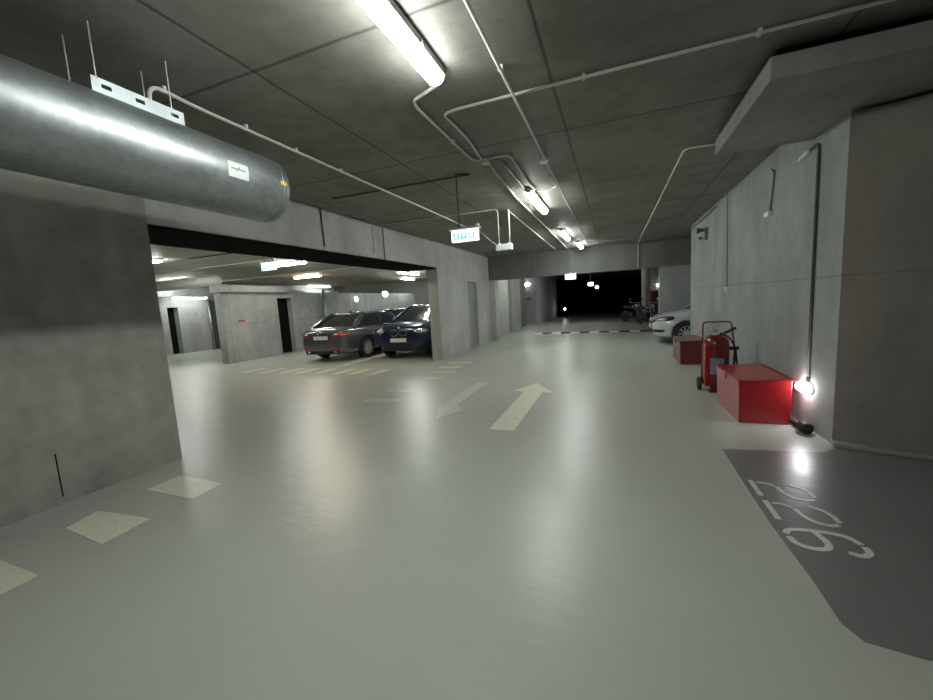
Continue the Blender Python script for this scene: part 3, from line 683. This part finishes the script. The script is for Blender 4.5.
def make_car(name, label, paint_m, L, tab, green, wheel_r, axles, W, kind, loc, rz, lights=True):
    """local frame: front at -Y (y=0 is the nose, y=L the tail); origin at nose centre on the ground.
    tab rows: (y, half width, bottom z, top z)"""
    car = thing(name, label, 'car', loc, rz)
    ys = [r[0] for r in tab]; secs = []
    for y, hw, zb, zt in tab:
        h = zt - zb
        half = [(.0, zb), (.72 * hw, zb), (.92 * hw, zb + .035), (.985 * hw, zb + .22 * h), (hw, zb + .42 * h), (.99 * hw, zb + .64 * h), (.96 * hw, zb + .84 * h), (.90 * hw, zt - .05 * h), (.72 * hw, zt + .01), (.35 * hw, zt + .025), (0, zt + .03)]
        ring = [(x, y, z) for x, z in half] + [(-x, y, z) for x, z in half[-2:0:-1]]
        secs.append(ring)
    bm = bmesh.new(); loft(bm, secs)
    body = obj('body', bm, paint_m, car, smooth=True)
    sd = body.modifiers.new('s', 'SUBSURF'); sd.levels = 2; sd.render_levels = 2
    # wheel arches cut out
    cutters = []
    for ya in axles:
        for s in (-1, 1):
            cb = LT([(0, -.17), (wheel_r + .055, -.17), (wheel_r + .055, .17), (0, .17)], axis='X', org=(s * (W / 2 - .08), ya, wheel_r), seg=40)
            me = bpy.data.meshes.new('c'); bmesh.ops.recalc_face_normals(cb, faces=cb.faces[:]); cb.to_mesh(me); cb.free()
            me.materials.append(M['black'])
            c = bpy.data.objects.new('c', me); COL.objects.link(c); cutters.append(c)
            md = body.modifiers.new('b', 'BOOLEAN'); md.operation = 'DIFFERENCE'; md.object = c; md.solver = 'EXACT'
            c.matrix_world = body.matrix_world.copy()
    par = body.parent; body.parent = None
    bpy.context.view_layer.update()
    dg = bpy.context.evaluated_depsgraph_get()
    me = bpy.data.meshes.new_from_object(body.evaluated_get(dg), depsgraph=dg)
    body.modifiers.clear(); body.data = me; body.parent = par
    for c in cutters: bpy.data.objects.remove(c)
    if len(me.materials) < 2: me.materials.append(M['black'])
    # wheels
    for ya in axles:
        for s in (-1, 1):
            R = wheel_r; w = .105; cx = s * (W / 2 - w - .012)
            ty = obj('wheel', LT([(R * .66, -w), (R * .9, -w), (R * .985, -w * .8), (R, -w * .4), (R, w * .4), (R * .985, w * .8), (R * .9, w), (R * .66, w), (R * .63, w * .7), (R * .63, -w * .7), (R * .66, -w)], axis='X', org=(cx, ya, R), seg=40), 'rubber', car, smooth=True)
            rm = LT([(R * .67, -s * w * .6), (R * .67, s * w * .98), (R * .61, s * w * .93), (R * .60, s * w * .2), (R * .62, -s * w * .5), (R * .67, -s * w * .6)], axis='X', org=(cx, ya, R), seg=40)
            obj('rim', rm, 'alloy', ty, smooth=False)
            obj('brake_disc', LT([(0, -s * w * .3), (R * .60, -s * w * .3), (R * .60, -s * w * .1), (0, -s * w * .1)], axis='X', org=(cx, ya, R), seg=24), 'black', ty)
            for k in range(10):
                a = 2 * PI * k / 10; d = Vector((0, math.cos(a), math.sin(a))); c0 = Vector((cx + s * w * .78, ya, R))
                obj('spoke', BR(c0 + d * .03, c0 + d * R * .64, .034, .02, up=(1, 0, 0)), 'alloy', ty)
            obj('hub_cap', LT([(0, s * w * .6), (.045, s * w * .6), (.045, s * w * .92), (0, s * w * .95)], axis='X', org=(cx, ya, R), seg=18), 'alloy', ty)
    # greenhouse: (front y, rear y, half width, z) at belt and roof
    (bf, br, bw, bz), (rf, rr, rw, rz_) = green
    def ring(f, r, w, z, bow, n=4):
        pts = []
        for i in range(n + 1): x = -w + 2 * w * i / n; pts.append((x, f - bow * (1 - (x / w) ** 2), z))
        for i in range(1, n): pts.append((w * (1 + .03 * math.sin(PI * i / n)), f + (r - f) * i / n, z))
        for i in range(n + 1): x = w - 2 * w * i / n; pts.append((x, r + bow * .8 * (1 - (x / w) ** 2), z))
        for i in range(1, n): pts.append((-w * (1 + .03 * math.sin(PI * i / n)), r + (f - r) * i / n, z))
        return [Vector(p) for p in pts]
    A = ring(bf, br, bw, bz, .14); B = ring(rf, rr, rw, rz_, .09)
    mid = [(a * .48 + b * .52) for a, b in zip(A, B)]
    mid = [Vector((p.x * 1.018, p.y + (-.03 if p.y < (bf + br) / 2 else .03), p.z)) for p in mid]
    bm = bmesh.new(); loft(bm, [A, mid, B]); obj('windows', bm, 'glass', car, smooth=False)
    # roof: layered rings
    def sc(P, k, dz):
        c = sum(P, Vector()) / len(P); return [Vector((c.x + (p.x - c.x) * k, c.y + (p.y - c.y) * k, p.z + dz)) for p in P]
    bm = bmesh.new(); loft(bm, [sc(B, 1.0, -.035), sc(B, 1.018, -.02), sc(B, 1.0, .012), sc(B, .86, .042), sc(B, .5, .058), sc(B, .1, .062)])
    obj('roof', bm, paint_m, car, smooth=True)
    def pil(i, w, m=paint_m):
        bm = bmesh.new(); o = Vector((0, 0, 0))
        for P, Q in ((A[i], mid[i]), (mid[i], B[i])):
            nrm = Vector((P.x, (P.y - (bf + br) / 2) * .35, 0)).normalized()
            bar(bm, P + nrm * .004, Q + nrm * .004, w, .028, up=nrm)
        obj('pillar', bm, m, car)
    pil(0, .075); pil(4, .075); pil(8, .15 if kind != 'suv' else .11); pil(12, .15 if kind != 'suv' else .11); pil(6, .06, 'black'); pil(14, .06, 'black')
    # mirrors, handles, sills
    for s in (-1, 1):
        mr = obj('mirror', EL((s * (bw + .17), bf + .42, bz + .06), .10, .06, .075), paint_m, car, smooth=True)
        obj('mirror_arm', BR((s * (bw), bf + .42, bz), (s * (bw + .1), bf + .42, bz + .03), .05, .03), 'black', mr)
        for yy in (bf + 1.25, bf + 2.2):
            if yy < br: obj('door_handle', BX(s * W / 2 - .012, s * W / 2 + .014, yy, yy + .18, .78, .81), paint_m, car, bevel=.005)
        obj('window_trim', BR((s * (bw + .012), bf + .3, bz + .005), (s * (bw + .012), br - .2, bz + .005), .012, .02), 'chrome', car)
    return car

def part(car, name, bm, m, smooth=True, bevel=0, label=None, parent=None):
    o = obj(name, bm, m, parent or car, smooth=smooth, bevel=bevel)
    if label: o['label'] = label
    return o
Rz = lambda a: Matrix.Rotation(a, 4, 'Z')
Ry = lambda a: Matrix.Rotation(a, 4, 'Y')
def rear_kit(car, W, zl, zp, dual=True):
    L = car['L']
    for s in (-1, 1):
        t = part(car, 'tail_light', EL((s * (W / 2 - .25), L - .10, zl), .25, .09, .062, rot=Rz(-s * .42)), 'tail')
        obj('light_strip', BX(s * (W / 2 - .25) - .1, s * (W / 2 - .25) + .1, L - .03, L - .012, zl - .012, zl + .006), 'lens', t)
        part(car, 'exhaust_tip', LT([(.0, L - .1), (.045, L - .1), (.05, L - .0), (.04, L + .003), (.0, L - .02)], axis='Y', org=(s * (W / 2 - .42), 0, .30), seg=16), 'chrome')
        part(car, 'rear_reflector', BX(s * (W / 2 - .42) - .12, s * (W / 2 - .42) + .12, L - .035, L + .002, .40, .43), 'tail', False)
    p = part(car, 'number_plate', BX(-.26, .26, L + .0, L + .014, zp - .055, zp + .055), 'plate', False)
    obj('plate_recess', BX(-.33, .33, L - .03, L + .002, zp - .09, zp + .09), 'black', p)
    part(car, 'boot_line', BX(-.62, .62, L - .03, L + .004, zl - .25, zl - .238), 'black', False)
    part(car, 'diffuser', BX(-.62, .62, L - .06, L - .005, .23, .34), 'black', False, .02)
    return car

saloon_tab = [(0, .56, .30, .58), (.05, .70, .24, .66), (.18, .80, .20, .72), (.45, .87, .18, .80), (.85, .905, .18, .86), (1.3, .915, .18, .92), (1.6, .918, .18, .955), (2.4, .92, .18, .97),
              (3.2, .92, .18, .985), (3.7, .918, .18, .995), (4.1, .90, .18, 1.0), (4.42, .86, .20, .995), (4.60, .80, .24, .97), (4.68, .72, .28, .90), (4.71, .62, .34, .80)]
X0 = -8.12
c1 = make_car('saloon_car', 'dark grey saloon parked in the left hall, rear end towards the viewer', 'car_grey', 4.71, saloon_tab,
              ((1.25, 4.15, .80, .955), (1.95, 3.35, .58, 1.375)), .325, (.86, 3.68), 1.84, 'saloon', (X0, 13.85, 0), PI)
# rotated by 180 degrees: the nose points away from the viewer
c1.location = (X0, 13.85, 0); c1['L'] = 4.71
rear_kit(c1, 1.84, .80, .72)
part(c1, 'badge', (lambda b: [lathe(b, [(.036, 4.712), (.043, 4.716), (.036, 4.72), (.030, 4.716), (.036, 4.712)], org=(-.09 + k * .06, 0, .875), axis='Y', seg=20) for k in range(4)] and b)(bmesh.new()), 'chrome')
for s in (-1, 1): part(c1, 'headlight', EL((s * .62, .12, .62), .2, .12, .07, rot=Rz(s * .5)), 'lens')
part(c1, 'antenna', EL((0, 3.2, 1.455), .025, .09, .035), 'car_grey')
del c1['L']

suv_tab = [(0, .52, .34, .80), (.05, .68, .27, .88), (.16, .80, .23, .95), (.42, .88, .22, 1.01), (.85, .93, .22, 1.04), (1.2, .94, .22, 1.06), (1.5, .94, .22, 1.08), (2.4, .94, .22, 1.09),
           (3.4, .94, .22, 1.10), (3.9, .93, .22, 1.10), (4.2, .90, .25, 1.08), (4.38, .82, .30, 1.0), (4.44, .70, .36, .88)]
suvX, suvY = -5.83, 9.72
c2 = make_car('blue_car', 'navy blue car parked nose out in the hall, half hidden by the concrete post', 'car_blue', 4.44, suv_tab,
              ((1.12, 4.2, .84, 1.05), (1.95, 3.8, .62, 1.50)), .345, (.82, 3.5), 1.88, 'suv', (suvX, suvY, 0), 0)
for s in (-1, 1):
    hd = part(c2, 'headlight', EL((s * .66, .15, .80), .21, .13, .078, rot=Rz(s * .55)), 'lens')
    for dx in (-.07, .06): obj('projector', EL((s * (.66 + s * dx * 0) + dx, .08, .80), .05, .05, .05), 'chrome', hd, smooth=True)
    kg = part(c2, 'kidney_grille', EL((s * .15, .02, .76), .125, .05, .085), 'black'); kg['label'] = 'black kidney shaped grille'
    obj('grille_surround', (lambda b: tube(b, [(s * .15 + .128 * math.cos(a), .0, .76 + .088 * math.sin(a)) for a in [2 * PI * k / 18 for k in range(19)]], .009, seg=6, cap=False))(bmesh.new()), 'chrome', kg)
    for q in range(5): obj('grille_slat', BX(s * .15 - .09 + q * .042, s * .15 - .08 + q * .042, -.035, -.025, .70, .82), 'black', kg)
    part(c2, 'fog_light', EL((s * .66, .13, .46), .06, .04, .045), 'lens')
    part(c2, 'lower_intake', BX(s * .62 - .14, s * .62 + .14, .06, .14, .38, .45), 'black', False, .02)
part(c2, 'number_plate', BX(-.26, .26, -.035, -.02, .50, .61), 'plate', False)
part(c2, 'centre_intake', BX(-.42, .42, -.02, .05, .35, .49), 'black', False, .02)
part(c2, 'front_lip', BX(-.62, .62, .0, .12, .23, .29), 'black', False, .03)
part(c2, 'badge', EL((0, .06, .895), .042, .03, .042), 'chrome')
for s in (-1, 1): part(c2, 'wiper', BR((s * .1 - .3, 1.13, 1.11), (s * .1 + .25, 1.18, 1.10), .015, .012), 'black', False)

c3 = make_car('dark_car', 'black car parked behind the grey saloon, mostly hidden, its dark roof just showing', 'car_black', 4.71, saloon_tab,
              ((1.2, 4.3, .80, .955), (1.9, 3.8, .60, 1.40)), .325, (.86, 3.68), 1.84, 'hatch', (-10.3, 19.7, 0), PI)

hatch_tab = [(0, .55, .30, .66), (.05, .70, .23, .72), (.16, .80, .19, .79), (.42, .87, .17, .87), (.85, .895, .17, .93), (1.2, .90, .17, .98), (1.5, .90, .17, 1.0), (2.4, .90, .17, 1.0),
             (3.3, .90, .17, 1.02), (3.8, .88, .18, 1.02), (4.05, .83, .22, .98), (4.18, .74, .3, .88), (4.2, .66, .34, .8)]
c4 = make_car('silver_hatchback', 'silver hatchback nosing out from behind the far end of the right wall', 'car_silver', 4.2, hatch_tab,
              ((1.05, 4.0, .80, .97), (1.9, 3.6, .60, 1.42)), .315, (.84, 3.45), 1.80, 'hatch', (1.02, 13.08, 0), PI / 2)
# turned so the nose (-Y local) looks towards -X
c4.rotation_euler = (0, 0, -PI / 2)
for s in (-1, 1):
    hd = part(c4, 'headlight', EL((s * .69, .27, .715), .33, .13, .082, rot=Rz(s * .95) @ Ry(-s * .16)), 'black')
    obj('lamp_lens', EL((s * .72, .25, .71), .21, .125, .055, rot=Rz(s * .95) @ Ry(-s * .16)), 'lens', hd, smooth=True)
    part(c4, 'fog_grille', EL((s * .70, .15, .40), .20, .09, .055, rot=Rz(s * .9)), 'black')
part(c4, 'grille', BX(-.5, .5, -.008, .04, .60, .66), 'black', False, .01)
part(c4, 'lower_grille', BX(-.42, .42, -.01, .05, .30, .44), 'black', False, .01)
part(c4, 'number_plate', BX(-.26, .26, -.025, -.01, .45, .56), 'plate', False)
part(c4, 'badge', EL((0, .01, .70), .05, .02, .05), 'chrome')

# ---------------------------------------------------------------- motorcycles beyond the passage
def motorbike(loc, rz, label):
    t = thing('motorcycle', label, 'motorcycle', loc, rz, 'motorcycles beyond the passage')
    for y in (-.68, .68):
        w = obj('wheel', LT([(.22, -.05), (.28, -.06), (.31, -.03), (.315, 0), (.31, .03), (.28, .06), (.22, .05), (.22, -.05)], axis='X', org=(0, y, .315), seg=28), 'rubber', t, smooth=True)
        obj('disc', LT([(0, -.065), (.235, -.045), (.235, .045), (0, .065)], axis='X', org=(0, y, .315), seg=20), 'black', w)
    obj('engine', BX(-.16, .16, -.28, .18, .26, .56), 'rubber', t, bevel=.04)
    obj('tank', EL((0, -.18, .80), .16, .28, .14), 'car_black', t, smooth=True)
    obj('seat', EL((0, .35, .80), .14, .38, .08), 'rubber', t, smooth=True)
    for s in (-.08, .08): obj('fork', TB([(s, -.68, .31), (s, -.42, .98)], .022, seg=8), 'chrome', t)
    obj('handlebar', TB([(-.36, -.30, 1.08), (-.2, -.42, 1.03), (.2, -.42, 1.03), (.36, -.30, 1.08)], .014, seg=8, fil=.05), 'chrome', t)
    obj('headlight', EL((0, -.56, .88), .09, .08, .09), 'lens', t, smooth=True)
    for s in (-1, 1):
        obj('mirror', EL((s * .34, -.36, 1.22), .06, .015, .04), 'chrome', t, smooth=True)
        obj('mirror_stem', TB([(s * .3, -.34, 1.06), (s * .34, -.36, 1.2)], .006, seg=6), 'black', t)
    obj('exhaust', TB([(.14, -.1, .3), (.17, .3, .3), (.18, .85, .36)], .045, seg=12, fil=.1), 'chrome', t, smooth=True)
    obj('tail_light', EL((0, .74, .84), .06, .04, .035), 'tail', t, smooth=True)
    obj('kickstand', TB([(-.12, .05, .3), (-.26, .1, .01)], .012, seg=6), 'black', t)
    return t
motorbike((1.42, 20.4, 0), math.radians(22), 'dark motorcycle parked in front of the round column beyond the passage')
motorbike((.85, 22.2, 0), math.radians(30), 'dark motorcycle farther back, left of the round column')

# column, cabinet, pipes far away
cl = tag(obj('round_column', LT([(0, 0), (.2, 0), (.2, CEIL), (0, CEIL)], org=(1.52, 22.5, 0), seg=32), 'jamb', smooth=False), 'pale round column rising behind the motorcycles', 'column')
rc = thing('hose_cabinet', 'tall red fire cabinet between the round column and the far right wall', 'cabinet', (1.98, 23.28, 0))
obj('body', BX(-.19, .19, -.1, .11, .25, 1.60), 'red_dark', rc, bevel=.01); obj('door', BX(-.17, .17, -.115, -.1, .28, 1.57), 'red_dark', rc); obj('handle', BX(.1, .12, -.13, -.115, .85, .98), 'chrome', rc)
obj('plinth', BX(-.17, .17, -.08, .11, 0, .25), 'black', rc)
tag(obj('pipe_bundle', TB([(1.2, 23.0, 2.8), (2.3, 23.0, 2.8)], .09, seg=14), 'conduit_dark', smooth=True), 'dark pipe under the ceiling behind the round column', 'pipe')
# hall details
pp = tag(obj('drain_pipe', TB([(-17.9, 12.95, 2.4), (-17.9, 12.95, .0)], .06, seg=16), 'galv', smooth=True), 'upright shiny pipe on the rear hall wall at far left', 'pipe')
tag(obj('cable_duct', BX(-17.99, -17.93, 13.05, 13.55, .0, 2.35), 'conduit_dark'), 'dark upright panel right of the shiny pipe on the rear hall wall', 'panel')
tag(obj('upright_pipe', TB([(-11.56, 13.45, 2.42), (-11.56, 13.45, 0)], .07, seg=16), 'galv', smooth=True), 'upright shiny pipe on the hall wall behind the grey saloon', 'pipe')
w_ = thing('wall_notice', 'small red notice on the concrete hall wall left of the dark doorway', 'notice', (-11.7, 9.53, 1.3))
obj('red_band', BX(0, .006, -.14, .14, .02, .07), 'red_sign', w_); obj('lower_band', BX(0, .005, -.11, .10, -.10, 0), 'pink_sign', w_)
w_ = thing('wall_notice', 'tiny dark red notice on the pale wall block beyond the passage', 'notice', (-5.24, 25.42, 1.54))
obj('red_band', BX(-.13, .13, -.035, -.02, .0, .08), 'red_sign', w_); obj('lower_band', BX(-.11, .11, -.035, -.02, -.08, -.01), 'pink_sign', w_)
dd = tag(obj('air_duct', TB([(-12.3, 9.3, 2.72), (-17.5, 9.3, 2.72)], .17, seg=24), 'conduit', smooth=True), 'round air duct under the hall ceiling at far left', 'duct')
# pipes under the hall ceiling
for i, (y, lab_) in enumerate([(7.4, 'nearest thin pale conduit across the hall ceiling'), (9.0, 'middle thin pale conduit across the hall ceiling'), (12.9, 'farthest thin pale conduit across the hall ceiling')]):
    conduit(lab_, [(-17.5, y, zc), (-7.3 if i == 0 else -5.0, y + .1, zc)], r=.014, m='conduit' if i else 'conduit_dark')

# ---------------------------------------------------------------- camera (level-corrected from the vanishing points)
yaw, pitch, roll, fpx = -.368601, -.119698, -.0579756, 388.12
cy, sy, cp, sp, cr, sr = math.cos(yaw), math.sin(yaw), math.cos(pitch), math.sin(pitch), math.cos(roll), math.sin(roll)
fw = Vector((sy * cp, cy * cp, sp)); rt = Vector((cy, -sy, 0)); up = rt.cross(fw)
r2 = rt * cr + up * sr; u2 = -rt * sr + up * cr
cd = bpy.data.cameras.new('camera'); co = bpy.data.objects.new('camera', cd); COL.objects.link(co)
mt = Matrix((r2, u2, -fw)).transposed().to_4x4(); mt.translation = (0, 0, 1.5)
co.matrix_world = mt
cd.sensor_width = 36; cd.sensor_fit = 'HORIZONTAL'; cd.lens = fpx / 933 * 36; cd.clip_start = .02
S.camera = co

w = bpy.data.worlds.new('world'); S.world = w; w.use_nodes = True
w.node_tree.nodes['Background'].inputs[0].default_value = (0, 0, 0, 1)
w.node_tree.nodes['Background'].inputs[1].default_value = 0
S.view_settings.view_transform = 'Standard'; S.view_settings.look = 'None'; S.view_settings.gamma = 1
S.view_settings.use_curve_mapping = False
S.view_settings.exposure = 0.5
